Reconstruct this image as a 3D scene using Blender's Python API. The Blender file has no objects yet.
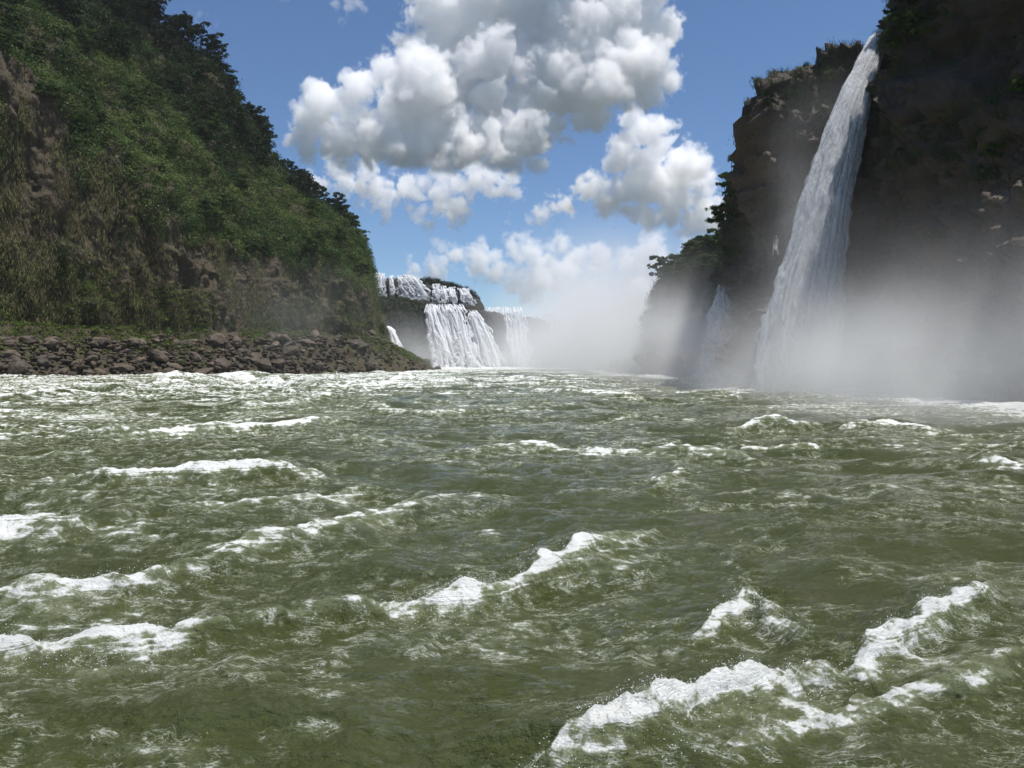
import bpy, math, random
import numpy as np
from math import radians as R
from mathutils import Vector

# ------------------------------------------------------------------ camera, sky, sun, exposure
sc = bpy.context.scene
FPX, CAMZ, HOR = 770.0, 3.5, 362.0
PIT = math.atan((384 - HOR) / FPX)
cam = bpy.data.objects.new('camera', bpy.data.cameras.new('camera'))
sc.collection.objects.link(cam); sc.camera = cam
cam.data.sensor_width = 36; cam.data.lens = 36 * FPX / 1024
cam.data.clip_start = .2; cam.data.clip_end = 40000
cam.location = (0, 0, CAMZ); cam.rotation_euler = (R(90) - PIT, 0, 0)

AZ, EL = R(108), R(74)
SKY, SUN, EXPO = .093, 5.0, .28
w = bpy.data.worlds.new('World'); sc.world = w; w.use_nodes = True
sky = w.node_tree.nodes.new('ShaderNodeTexSky'); sky.sky_type = 'NISHITA'; sky.sun_disc = False
sky.sun_elevation = EL; sky.sun_rotation = AZ
sky.altitude = 400; sky.air_density = 1.0; sky.dust_density = .0; sky.ozone_density = 8
bg = w.node_tree.nodes['Background']; bg.inputs[1].default_value = SKY
w.node_tree.links.new(sky.outputs[0], bg.inputs[0])
sl = bpy.data.lights.new('sun', 'SUN'); sl.energy = SUN; sl.angle = R(.5); sl.color = (1, .955, .89)
sun = bpy.data.objects.new('sun', sl); sc.collection.objects.link(sun)
sun.rotation_euler = Vector((math.sin(AZ) * math.cos(EL), math.cos(AZ) * math.cos(EL), math.sin(EL))).to_track_quat('Z', 'Y').to_euler()
sc.view_settings.view_transform = 'Standard'; sc.view_settings.look = 'None'
sc.view_settings.exposure = EXPO; sc.view_settings.gamma = 1
sc.cycles.max_bounces = 24; sc.cycles.diffuse_bounces = 3; sc.cycles.glossy_bounces = 2
sc.cycles.transparent_max_bounces = 24; sc.cycles.volume_bounces = 20
sc.cycles.use_denoising = True
sc.cycles.volume_step_rate = 1.5; sc.cycles.volume_max_steps = 512
sc.cycles.sample_clamp_indirect = 6

rng = random.Random(11)
nr = np.random.default_rng(7)

# ------------------------------------------------------------------ helpers
def W(px, d, z):                     # picture column + metres away + height  ->  world point
    return np.array([(px - 512) / FPX * d, d, z], float)
def ZY(y, d):                        # height of something seen on picture row y, d metres away
    return CAMZ + (HOR - y) / FPX * d

def _h3(i, j, k, s):
    h = (i * 374761393 + j * 668265263 + k * 1274126177 + s * 974634777) & 0xffffffff
    h = ((h ^ (h >> 13)) * 1103515245) & 0xffffffff
    h = ((h ^ (h >> 16)) * 2654435761) & 0xffffffff
    return ((h ^ (h >> 15)) & 0xffffff) / float(0xffffff)
def vnoise(x, y, z=None, s=0):       # value noise -1..1
    if z is None: z = np.zeros_like(x)
    xi, yi, zi = np.floor(x).astype(np.int64), np.floor(y).astype(np.int64), np.floor(z).astype(np.int64)
    fx, fy, fz = x - xi, y - yi, z - zi
    fx, fy, fz = fx*fx*fx*(fx*(fx*6-15)+10), fy*fy*fy*(fy*(fy*6-15)+10), fz*fz*fz*(fz*(fz*6-15)+10)
    r = 0
    ks = (0, 1) if np.any(fz) else (0,)
    for dk in ks:
        wz = fz if dk else 1 - fz
        a = _h3(xi, yi, zi+dk, s)*(1-fx) + _h3(xi+1, yi, zi+dk, s)*fx
        b = _h3(xi, yi+1, zi+dk, s)*(1-fx) + _h3(xi+1, yi+1, zi+dk, s)*fx
        r = r + (a*(1-fy) + b*fy) * wz
    return r * 2 - 1
def fbm(x, y, z=None, o=4, s=0, g=.5, ridge=False):
    r, a, f, t = 0, 1, 1, 0
    for k in range(o):
        c, sn = math.cos(k*1.3), math.sin(k*1.3)
        n = vnoise((x*c-y*sn)*f + 17.3*k, (x*sn+y*c)*f + 9.1*k, None if z is None else z*f + 5.7*k, s+k)
        if ridge: n = 1 - 2*np.sqrt(n*n + .004)
        r = r + a*n; t += a; a *= g; f *= 2.03
    return r / t
def cells(x, y, z, s=0):               # blocky noise: value of the nearest random cell, and distance to it
    xi, yi, zi = np.floor(x).astype(np.int64), np.floor(y).astype(np.int64), np.floor(z).astype(np.int64)
    bd = np.full(x.shape, 9.); bv = np.zeros_like(x)
    for a in (-1, 0, 1):
        for b in (-1, 0, 1):
            for c in (-1, 0, 1):
                i, j, k = xi+a, yi+b, zi+c
                d = (i+_h3(i, j, k, s)-x)**2 + (j+_h3(i, j, k, s+1)-y)**2 + (k+_h3(i, j, k, s+2)-z)**2
                u = d < bd; bd = np.where(u, d, bd); bv = np.where(u, _h3(i, j, k, s+3), bv)
    return bv*2-1, np.sqrt(bd)
def sstep(a, b, x):
    t = np.clip((x-a)/(b-a), 0, 1); return t*t*(3-2*t)

def fast_mesh(name, verts, quads, mat, attrs=None, smooth=False, parent=None, cols=4):
    verts = np.asarray(verts, np.float32); quads = np.asarray(quads, np.int32)
    me = bpy.data.meshes.new(name)
    me.vertices.add(len(verts)); me.vertices.foreach_set('co', verts.ravel())
    me.loops.add(quads.size); me.loops.foreach_set('vertex_index', quads.ravel())
    me.polygons.add(len(quads))
    me.polygons.foreach_set('loop_start', np.arange(0, quads.size, cols, dtype=np.int32))
    me.polygons.foreach_set('loop_total', np.full(len(quads), cols, np.int32))
    me.update(calc_edges=True)
    if smooth: me.polygons.foreach_set('use_smooth', np.ones(len(quads), bool))
    for k, v in (attrs or {}).items():
        at = me.attributes.new(k, 'FLOAT', 'POINT'); at.data.foreach_set('value', np.asarray(v, np.float32).ravel())
    if mat: me.materials.append(mat)
    o = bpy.data.objects.new(name, me); sc.collection.objects.link(o)
    if parent: o.parent = parent
    return o
def grid_quads(nu, nv, off=0):
    i = np.arange(nu-1)[:, None]*nv + np.arange(nv-1)[None] + off
    return np.stack([i, i+1, i+nv+1, i+nv], -1).reshape(-1, 4)
def tag(o, label=None, cat=None, group=None, kind=None):
    if label: o['label'] = label
    if cat: o['category'] = cat
    if group: o['group'] = group
    if kind: o['kind'] = kind
    return o
def empty(name, loc):
    o = bpy.data.objects.new(name, None); sc.collection.objects.link(o); o.location = loc; o.empty_display_size = .5
    return o

class NT:                            # small node-building helper
    def __init__(s, name):
        s.m = bpy.data.materials.new(name); s.m.use_nodes = True; s.t = s.m.node_tree; s.t.nodes.clear()
        s.out = s.t.nodes.new('ShaderNodeOutputMaterial')
    def n(s, typ, **kw):
        nd = s.t.nodes.new(typ)
        for k, v in kw.items():
            if hasattr(nd, k) and k not in ('Scale',): setattr(nd, k, v)
        return nd
    def put(s, v, sock):
        if isinstance(v, bpy.types.NodeSocket): s.t.links.new(v, sock)
        else: sock.default_value = v
    def math(s, op, a, b=0., c=0., clamp=False):
        nd = s.n('ShaderNodeMath'); nd.operation = op; nd.use_clamp = clamp
        for i, x in enumerate((a, b, c)): s.put(x, nd.inputs[i])
        return nd.outputs[0]
    def mix(s, f, a, b):
        nd = s.n('ShaderNodeMix'); nd.data_type = 'RGBA'
        s.put(f, nd.inputs['Factor'])
        for x, sk in ((a, nd.inputs[6]), (b, nd.inputs[7])):
            if isinstance(x, tuple) and len(x) == 3: x = x + (1,)
            s.put(x, sk)
        return nd.outputs[2]
    def noise(s, scale, det=4., rough=.55, vec=None, dist=0.):
        nd = s.n('ShaderNodeTexNoise'); nd.inputs['Scale'].default_value = scale; nd.inputs['Detail'].default_value = det
        nd.inputs['Roughness'].default_value = rough; nd.inputs['Distortion'].default_value = dist
        if vec is not None: s.put(vec, nd.inputs['Vector'])
        return nd.outputs[0]
    def voro(s, scale, vec=None, feature='F1', det=0.):
        nd = s.n('ShaderNodeTexVoronoi'); nd.feature = feature; nd.inputs['Scale'].default_value = scale
        nd.inputs['Detail'].default_value = det
        if vec is not None: s.put(vec, nd.inputs['Vector'])
        return nd.outputs['Distance']
    def pos(s): return s.n('ShaderNodeNewGeometry').outputs['Position']
    def scaled(s, v):
        nd = s.n('ShaderNodeVectorMath'); nd.operation = 'MULTIPLY'; s.put(s.pos(), nd.inputs[0]); nd.inputs[1].default_value = v
        return nd.outputs[0]
    def ramp(s, f, a, b):            # smoothstep-like
        nd = s.n('ShaderNodeMapRange'); nd.interpolation_type = 'SMOOTHSTEP'
        s.put(f, nd.inputs[0]); s.put(a, nd.inputs[1]); s.put(b, nd.inputs[2])
        return nd.outputs[0]
    def attr(s, name): return [o for o in [s.n('ShaderNodeAttribute')]][0] if False else s._attr(name)
    def _attr(s, name):
        nd = s.n('ShaderNodeAttribute'); nd.attribute_name = name; return nd.outputs['Fac']
    def bump(s, h, strength=.5, dist=.1, normal=None):
        nd = s.n('ShaderNodeBump'); nd.inputs['Strength'].default_value = strength; nd.inputs['Distance'].default_value = dist
        s.put(h, nd.inputs['Height'])
        if normal is not None: s.put(normal, nd.inputs['Normal'])
        return nd.outputs[0]
    def bsdf(s, col, rough=.8, spec=.3, normal=None, **kw):
        nd = s.n('ShaderNodeBsdfPrincipled')
        s.put(col if not (isinstance(col, tuple) and len(col) == 3) else col+(1,), nd.inputs['Base Color'])
        s.put(rough, nd.inputs['Roughness']); s.put(spec, nd.inputs['Specular IOR Level'])
        if normal is not None: s.put(normal, nd.inputs['Normal'])
        for k, v in kw.items(): s.put(v, nd.inputs[k])
        return nd.outputs[0]
    def done(s, sh): s.t.links.new(sh, s.out.inputs['Surface']); return s.m

# ------------------------------------------------------------------ materials
def rock_material(name, c1, c2, c3, moss, mosslo, stain=.5):
    m = NT(name)
    p = m.pos()
    big = m.noise(.09, 5, .6, m.scaled((1, 1, .45)))
    vert = m.noise(.5, 6, .65, m.scaled((1, 1, .22)), .6)
    fine = m.noise(2.2, 8, .7)
    strata = m.noise(.35, 4, .6, m.scaled((.12, .12, 2.2)))
    col = m.mix(m.ramp(vert, .38, .64), c1, c2)
    col = m.mix(m.math('MULTIPLY', m.ramp(big, .44, .6), .75), col, c3)
    col = m.mix(m.math('MULTIPLY', m.ramp(strata, .52, .66), stain), col, tuple(x*.45 for x in c1))
    nz = m.n('ShaderNodeSeparateXYZ'); m.t.links.new(m.n('ShaderNodeNewGeometry').outputs['Normal'], nz.inputs[0])
    up = m.math('ADD', nz.outputs[2], m.math('MULTIPLY', m.math('SUBTRACT', m.noise(.6, 5, .65), .5), 1.6))
    col = m.mix(m.math('MULTIPLY', m.ramp(up, mosslo, mosslo+.35), .9), col, moss)
    col = m.mix(m.math('MULTIPLY', m.ramp(fine, .3, .75), .5), tuple(x*.6 for x in c1), col)
    cr = m.voro(.7, m.scaled((1, 1, .6)), 'DISTANCE_TO_EDGE', 2)
    h = m.math('ADD', m.math('MULTIPLY', fine, 1.), m.math('MULTIPLY', m.ramp(cr, 0., .15), .35))
    h = m.math('ADD', h, m.math('MULTIPLY', vert, 1.2))
    return m.done(m.bsdf(col, .85, .25, m.bump(h, .9, .55)))
M_rockL = rock_material('brown cliff rock', (.085, .066, .042), (.16, .125, .075), (.10, .10, .045), (.055, .085, .022), .35)
M_rockR = rock_material('dark basalt', (.080, .068, .056), (.185, .142, .105), (.34, .225, .140), (.045, .062, .022), .62)
M_rockF = rock_material('far wet rock', (.05, .045, .04), (.085, .07, .055), (.07, .07, .04), (.05, .07, .025), .5)
def boulder_material():
    m = NT('boulder rock')
    oi = m.n('ShaderNodeObjectInfo').outputs['Random']
    c = m.mix(oi, (.036, .029, .021), (.105, .080, .056))
    c = m.mix(m.math('MULTIPLY', m.ramp(m.noise(1.2, 6, .65), .45, .7), .7), c, (.15, .12, .10))
    return m.done(m.bsdf(c, .75, .35, m.bump(m.noise(2.5, 8, .7), .8, .3)))
M_boulder = boulder_material()
def rubble_material():
    m = NT('rubble rock'); c = m.mix(m.ramp(m.noise(.9, 5, .7), .35, .65), (.028, .022, .016), (.090, .070, .048))
    return m.done(m.bsdf(c, .8, .3, m.bump(m.noise(2.5, 8, .7), .8, .3)))
M_rubble = rubble_material()
def leaf_material(name, dark, light, trans=.35, yellow=None):
    m = NT(name)
    t = m._attr('tint')
    n = m.noise(.12, 3, .6)
    c = m.mix(m.math('ADD', m.math('MULTIPLY', t, .8), m.math('MULTIPLY', m.math('SUBTRACT', n, .5), .9), clamp=True), dark, light)
    if yellow: c = m.mix(m.math('MULTIPLY', m.ramp(t, .75, 1.), .6), c, yellow)
    d = m.n('ShaderNodeBsdfDiffuse'); m.put(c, d.inputs[0])
    tr = m.n('ShaderNodeBsdfTranslucent'); m.put(c, tr.inputs[0])
    g = m.n('ShaderNodeBsdfGlossy'); g.inputs['Roughness'].default_value = .45; g.inputs['Color'].default_value = (.5, .5, .5, 1)
    mx = m.n('ShaderNodeMixShader'); mx.inputs[0].default_value = trans; m.t.links.new(d.outputs[0], mx.inputs[1]); m.t.links.new(tr.outputs[0], mx.inputs[2])
    m2 = m.n('ShaderNodeMixShader'); m2.inputs[0].default_value = .015; m.t.links.new(mx.outputs[0], m2.inputs[1]); m.t.links.new(g.outputs[0], m2.inputs[2])
    return m.done(m2.outputs[0])
M_lush = leaf_material('lush creeper leaves', (.022, .046, .013), (.110, .165, .044), .28, (.15, .18, .055))
M_tree = leaf_material('dark tree leaves', (.011, .021, .009), (.034, .056, .017), .25)
M_mid = leaf_material('green shrub leaves', (.026, .050, .016), (.105, .155, .044), .3)
M_dry = leaf_material('dry hanging plants', (.048, .040, .021), (.23, .20, .115), .2, (.22, .22, .08))
M_grass = leaf_material('shore grass', (.05, .08, .017), (.14, .19, .04), .3)
def simple(name, c, r=.8):
    m = NT(name); col = m.mix(m.noise(3, 5, .6), tuple(x*.6 for x in c), c)
    return m.done(m.bsdf(col, r, .2, m.bump(m.noise(6, 5, .6), .5, .05)))
M_bark = simple('bark', (.07, .055, .04))
M_soil = simple('forest floor', (.035, .042, .018))

def water_material():
    m = NT('river water')
    foam = m._attr('foam')
    p = m.pos()
    dist = m.n('ShaderNodeCameraData')
    f1 = m.noise(2.9, 9, .70, m.scaled((1.0, 1.3, 1.)), .25)
    f2 = m.noise(14., 6, .75, None, .4)
    lace = m.math('ABSOLUTE', m.math('SUBTRACT', m.noise(2.8, 5, .6, m.scaled((.75, 1.6, 1.)), 1.6), .5))
    f3 = m.noise(48., 4, .7)
    br = m.math('ADD', m.math('ADD', m.math('MULTIPLY', f1, .44), m.math('MULTIPLY', f2, .34)), m.math('MULTIPLY', f3, .22))
    thr = m.math('SUBTRACT', .655, m.math('MULTIPLY', foam, .238))
    mask = m.ramp(m.math('SUBTRACT', br, thr), -.02, .075)
    lace2 = m.math('ABSOLUTE', m.math('SUBTRACT', m.noise(8.5, 4, .6, m.scaled((.8, 1.5, 1.)), 1.2), .5))
    la = m.math('SUBTRACT', 1., m.ramp(lace, .0, .032)); lb = m.math('SUBTRACT', 1., m.ramp(lace2, .0, .035))
    la = m.math('MAXIMUM', la, m.math('MULTIPLY', lb, .8))
    lmask = m.math('MULTIPLY', la, m.ramp(foam, .12, .42))
    lmask = m.math('MULTIPLY', lmask, m.ramp(f1, .44, .57))
    thin = m.math('MULTIPLY', m.ramp(m.math('SUBTRACT', br, thr), -.085, .05), m.ramp(foam, .25, .75))
    mask = m.math('MAXIMUM', mask, m.math('MULTIPLY', thin, .34))
    mask = m.math('MULTIPLY', mask, m.ramp(foam, .03, .2))
    mask = m.math('MAXIMUM', mask, m.math('MULTIPLY', lmask, .78))
    glint_fleck = m.math('MULTIPLY', m.ramp(m.noise(38., 2, .5, None, .5), .66, .72), m.ramp(foam, .10, .34))  # sun sparkle painted as tiny white foam specks in the colour mask
    glint_fleck = m.math('MULTIPLY', glint_fleck, m.ramp(m.noise(1.3, 4, .6), .45, .62))
    mask = m.math('MAXIMUM', mask, m.math('MULTIPLY', glint_fleck, .9))
    # suspended silt and bubbles lighten the water under and round the foam
    body = m.mix(m.ramp(m.noise(.16, 3, .5), .35, .65), (.044, .053, .016), (.094, .102, .027))
    body = m.mix(m.math('MULTIPLY', m.ramp(foam, .35, .9), .45), body, (.16, .18, .08))
    rip = m.noise(1.6, 5, .6, m.scaled((1., 1.7, 1.)), .4)
    rip2 = m.noise(7., 6, .62, m.scaled((1., 1.5, 1.)), .3)
    h = m.math('ADD', m.math('MULTIPLY', rip, .24), m.math('MULTIPLY', rip2, .11))
    h = m.math('ADD', h, m.math('MULTIPLY', m.noise(26., 4, .6), .014))
    nb = m.bump(h, 1., 1.)
    wat = m.bsdf(body, .05, .5, nb)
    wat_n = wat.node; wat_n.inputs['IOR'].default_value = 1.40
    fb = m.bump(m.math('ADD', m.math('ADD', m.math('MULTIPLY', f1, .20), m.math('MULTIPLY', f2, .10)), m.math('MULTIPLY', f3, .035)), 1., 1.)
    fo = m.bsdf(m.mix(m.ramp(mask, .2, 1.), (.34, .38, .25), (.80, .82, .79)), .35, .5, fb)
    mx = m.n('ShaderNodeMixShader'); m.put(mask, mx.inputs[0]); m.t.links.new(wat, mx.inputs[1]); m.t.links.new(fo, mx.inputs[2])
    return m.done(mx.outputs[0])
M_water = water_material()
def falls_material(name, lo=.30, hi=.62, su=1.4, sv=.12):
    m = NT(name)
    a = m.noise(su, 6, .66, m.scaled((1, 1, sv)), .3)
    b = m.noise(su*3.2, 5, .65, m.scaled((1, 1, .35)), .3)
    al = m.ramp(m.math('ADD', m.math('MULTIPLY', a, .6), m.math('MULTIPLY', b, .4)), lo, hi)
    al = m.math('MULTIPLY', al, m._attr('solid'))
    d = m.n('ShaderNodeBsdfDiffuse'); d.inputs[0].default_value = (.93, .94, .95, 1)
    t = m.n('ShaderNodeBsdfTranslucent'); t.inputs[0].default_value = (.93, .94, .95, 1)
    m.t.links.new(m.bump(b, .6, .3), d.inputs['Normal'])
    mx = m.n('ShaderNodeMixShader'); mx.inputs[0].default_value = .4; m.t.links.new(d.outputs[0], mx.inputs[1]); m.t.links.new(t.outputs[0], mx.inputs[2])
    tp = m.n('ShaderNodeBsdfTransparent'); m2 = m.n('ShaderNodeMixShader')
    m.put(al, m2.inputs[0]); m.t.links.new(tp.outputs[0], m2.inputs[1]); m.t.links.new(mx.outputs[0], m2.inputs[2])
    return m.done(m2.outputs[0])
M_fall = falls_material('falling water', .25, .72, 1.5, .30)
M_fall_far = falls_material('far falling water', .15, .52, .5, .08)

# ------------------------------------------------------------------ lofted terrain
def catmull(P, n):
    """P: (k, levels, 3) stations -> (n, levels, 3)"""
    P = np.asarray(P, float); k = len(P)
    t = np.linspace(0, k-1-1e-6, n); i = t.astype(int); f = (t-i)[:, None, None]
    g = lambda j: P[np.clip(j, 0, k-1)]
    a, b, c, d = g(i-1), g(i), g(i+1), g(i+2)
    s = .5*((2*b) + (c-a)*f + (2*a-5*b+4*c-d)*f*f + (3*b-a-3*c+d)*f**3)
    return s
def loft(stations, n, counts):
    S = catmull(stations, n)
    # even out spacing along the bank, measured on a middle level
    mid = S[:, len(stations[0])//2, :2]
    L = np.r_[0, np.cumsum(np.linalg.norm(np.diff(mid, axis=0), axis=1))]
    tt = np.interp(np.linspace(0, L[-1], n), L, np.linspace(0, n-1, n))
    i = np.clip(tt.astype(int), 0, n-2); f = (tt-i)[:, None, None]
    S = S[i]*(1-f) + S[i+1]*f
    rows, lev = [], []
    for j, c in enumerate(counts):
        f = np.linspace(0, 1, c, endpoint=False)
        for x in f: rows.append(S[:, j]*(1-x) + S[:, j+1]*x); lev.append(j+x)
    rows.append(S[:, -1]); lev.append(len(counts))
    return np.stack(rows, 1), np.array(lev)          # (n, rows, 3)
def normals(G):
    du = np.gradient(G, axis=0); dv = np.gradient(G, axis=1)
    N = np.cross(du, dv); N /= np.linalg.norm(N, axis=-1, keepdims=True) + 1e-9
    return N
def smooth_rows(G, it):
    for _ in range(it): G[:, 1:-1] = .5*G[:, 1:-1] + .25*(G[:, :-2]+G[:, 2:])
    return G

# --- left bank: levels water, rocks top, cliff foot, cliff top, belt top, rim, plateau
LS = []
raw = [
 [(-900,40,-3),(-980,48,5),(-1000,54,12),(-1010,56,66),(-1080,70,92),(-1200,95,122)],
 [(-300,105,-3),(-330,118,5),(-340,125,12),(-345,130,68),(-370,150,92),(-420,175,122)],
 [(-100,130,-3),(-120,143,5.5),(-125,150,13),(-130,155,67),(-140,178,90),(-160,205,118)],
 [(0,148,-3),(0,160,6),(0,166,13),(0,172,66),(0,190,88),(0,215,121)],
 [(100,163,-3),(100,176,6.5),(100,181,12),(100,187,53),(100,208,81),(100,232,120)],
 [(200,182,-3),(200,196,8),(200,201,12),(200,207,38),(200,230,66),(208,252,104)],
 [(250,193,-3),(250,208,8.5),(250,213,12),(250,220,35),(250,246,60),(250,272,88)],
 [(300,205,-3),(300,220,9),(300,226,13),(300,234,34),(300,262,55),(296,298,73)],
 [(350,222,-3),(350,238,9),(350,246,13),(348,254,32),(348,285,49),(343,328,58)],
 [(385,240,-3),(378,255,9),(374,268,14),(369,280,30),(364,310,42),(362,348,46)],
 [(420,262,-3),(400,280,7),(380,310,12),(372,330,24),(364,350,31),(358,385,36)],
 [(445,300,-3),(420,325,4),(388,345,8),(376,365,20),(364,390,28),(350,420,33)],
 [(430,345,-3),(410,360,3),(385,378,6),(360,395,15),(350,410,25),(330,440,33)]]
for st in raw:
    pts = [W(*p) for p in st]
    pts.append(pts[-1] + np.array([-170, 110, 3.]))
    LS.append(pts)
GL, levL = loft(LS, 900, [16, 8, 100, 45, 60, 16])
GL = smooth_rows(GL, 6)
NL = normals(GL)
if NL[450, 80, 0] < 0: NL = -NL
x, y, z = GL[..., 0], GL[..., 1], GL[..., 2]
lv = levL[None, :] + 0*x
cliffm = sstep(1.7, 2.1, lv)*(1-sstep(3.1, 3.5, lv))
slopem = sstep(2.9, 3.4, lv)*(1-sstep(5.2, 5.9, lv))
disp = cliffm*(5.5*fbm(x*.07, y*.07, z*.028, 4, 3) + 2.4*fbm(x*.28, y*.28, z*.09, 4, 9, ridge=True) + 1.1*cells(x*.3, y*.3, z*.13, 12)[0] + .6*fbm(x*.8, y*.8, z*.8, 3, 22))
disp += slopem*(5.5*fbm(x*.06, y*.06, z*.06, 5, 31) + 2.6*fbm(x*.2, y*.2, z*.2, 3, 41))
shorem = 1-sstep(1.5, 2.2, lv)
disp += shorem*(1.4*fbm(x*.22, y*.22, z*.22, 4, 51, ridge=True) + .8*fbm(x*.6, y*.6, z*.6, 2, 55))
GL2 = GL + NL*disp[..., None]
NL2 = normals(GL2)
if NL2[450, 80, 0] < 0: NL2 = -NL2
q = grid_quads(*GL2.shape[:2])
if True: q = q[:, ::-1]
left_cliff = tag(fast_mesh('left_cliff', GL2.reshape(-1, 3), q, M_rockL, smooth=True), kind='structure')

# --- right bank: levels water, foot, middle, top, plateau
raw = [
 [(2600,16,-3),(2600,18,2),(2560,22,34),(2500,26,64)],
 [(1500,38,-3),(1500,41,2),(1470,48,32),(1450,53,62)],
 [(1150,43,-3),(1150,46,2),(1135,60,30),(1118,68,60)],
 [(1030,52,-3),(1030,56,2),(1015,71,28),(990,78,54)],
 [(945,64,-3),(948,69,2),(936,82,27),(918,88,50)],
 [(895,76,-3),(898,82,2),(884,89,28),(897,95,48)],
 [(862,91,-3),(866,94,2),(874,95,26),(881,97,43.2)],
 [(820,94,-3),(825,97,2),(850,98,27),(861,99,43.6)],
 [(795,95,-3),(800,99,2),(824,99,27),(838,101,45.2)],
 [(765,96,-3),(768,99,2),(786,101,25),(803,103,41.4)],
 [(744,98,-3),(746,101,2),(756,103,22),(767,106,38)],
 [(733,102,-3),(736,105,2),(748,107,20),(757,112,34.5)],
 [(727,112,-3),(728,116,2),(740,120,18),(748,124,32)],
 [(712,122,-3),(713,127,2),(728,130,15),(738,135,27.5)],
 [(690,128,-3),(692,132,2),(706,136,13),(716,143,24.5)],
 [(662,134,-3),(664,138,2),(676,143,12),(682,151,22.5)],
 [(642,142,-3),(645,147,2),(652,153,9),(664,163,19)],
 [(622,165,-3),(630,172,2),(644,182,7),(656,196,16)],
 [(600,260,-3),(606,270,2),(625,280,12),(650,300,20)],
 [(590,420,-3),(600,430,2),(620,440,14),(660,450,24)]]
RS = []
for st in raw:
    pts = [W(*p) for p in st]
    pts.append(pts[-1] + np.array([150, 60, 3.]))
    RS.append(pts)
GR, levR = loft(RS, 1100, [10, 90, 90, 40])
GR = smooth_rows(GR, 5)
NR = normals(GR)
if NR[300, 80, 0] > 0: NR = -NR
x, y, z = GR[..., 0], GR[..., 1], GR[..., 2]
lv = levR[None, :] + 0*x
m_ = 1-sstep(3.05, 3.6, lv)*.8
near = (1 - .45*sstep(110, 140, y))
wx_, wy_, wz_ = x+1.5*vnoise(x*.2, y*.2, z*.2, 140), y+1.5*vnoise(x*.2, y*.2, z*.2, 141), z+1.5*vnoise(x*.2, y*.2, z*.2, 142)
disp = m_*near*(2.8*fbm(x*.11, y*.11, z*.06, 4, 103) + 1.5*fbm(x*.35, y*.35, z*.2, 5, 109, ridge=True) + .75*fbm(x*1.3, y*1.3, z*1.0, 4, 122, ridge=True)
  + 1.3*cells(wx_*.22, wy_*.22, wz_*.16, 150)[0] + 1.0*cells(wx_*.6, wy_*.6, wz_*.45, 160)[0] + .35*cells(x*1.7, y*1.7, z*1.3, 170)[0])
pxr, pyr = 512+FPX*x/np.maximum(y, 1), HOR-(z-CAMZ)/np.maximum(y, 1)*FPX
bul = lambda cx, cy, ax, ay: np.exp(-((pxr-cx)/ax)**2-((pyr-cy)/ay)**2)*(y < 105)
disp += -2.2*bul(866, 95, 20, 60) + 4.5*bul(932, 115, 34, 52) - 3.0*bul(985, 45, 40, 55) + 2.2*bul(1010, 120, 30, 30) - 2.5*bul(905, 250, 40, 60)
strat = vnoise(x*.05, y*.05, z*.55, 130)
disp += m_*1.4*np.sign(strat)*np.abs(strat)**.6
GR2 = GR + NR*disp[..., None]
NR2 = normals(GR2)
if NR2[300, 80, 0] > 0: NR2 = -NR2
right_cliff = tag(fast_mesh('right_cliff', GR2.reshape(-1, 3), grid_quads(*GR2.shape[:2]), M_rockR, smooth=True), kind='structure')

# --- far cliffs under the two tiers of falls
def far_cliff(name, raw, n, counts, back, amp, seed):
    S = []
    for st in raw:
        pts = [W(*p) for p in st]; pts.append(pts[-1] + np.array(back, float)); S.append(pts)
    G, lev = loft(S, n, counts); G = smooth_rows(G, 2); N = normals(G)
    if N[n//2, counts[0]//2, 1] > 0: N = -N
    x, y, z = G[..., 0], G[..., 1], G[..., 2]
    d = amp*(1.8*fbm(x*.09, y*.09, z*.04, 4, seed) + 1.*fbm(x*.35, y*.35, z*.12, 4, seed+5, ridge=True))
    G = G + N*d[..., None]
    return tag(fast_mesh(name, G.reshape(-1, 3), grid_quads(*G.shape[:2]), M_rockF, smooth=True), kind='structure'), G, N
raw = [[(330,352,-3),(325,362,14),(320,374,34)], [(368,358,-3),(368,366,14),(366,378,35)],
 [(398,368,-3),(396,374,14),(394,384,34.5)], [(416,380,-3),(414,386,14),(412,394,34)],
 [(430,391,-3),(428,396,14),(426,401,33)], [(450,398,-3),(450,402,14),(450,406,32.5)],
 [(492,408,-3),(490,412,14),(489,416,31.5)], [(503,424,-3),(500,430,14),(498,436,31)],
 [(526,438,-3),(526,445,14),(526,452,30)], [(600,462,-3),(600,470,14),(600,478,27)],
 [(700,480,-3),(700,488,14),(700,496,27)], [(1000,500,-3),(1000,508,14),(1000,516,27)]]
far_low, GF, NF = far_cliff('far_lower_cliff', raw, 500, [20, 24, 8], (0, 250, 1), 1., 201)
raw = [[(250,415,27),(250,424,56)], [(330,420,27),(330,428,54)], [(371,426,28),(371,433,51.5)], [(400,436,28),(400,443,52)],
 [(440,452,28),(440,459,48)], [(476,466,27),(476,472,43.5)], [(484,485,27),(484,495,38)], [(486,540,27),(486,550,33)]]
far_up, GU, NU = far_cliff('far_upper_cliff', raw, 260, [26, 8], (-60, 240, 1), .8, 231)

ground = tag(fast_mesh('ground', [(-9000,-9000,-7),(9000,-9000,-7),(9000,9000,-7),(-9000,9000,-7)], [(0,1,2,3)], M_soil), kind='structure')

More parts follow.
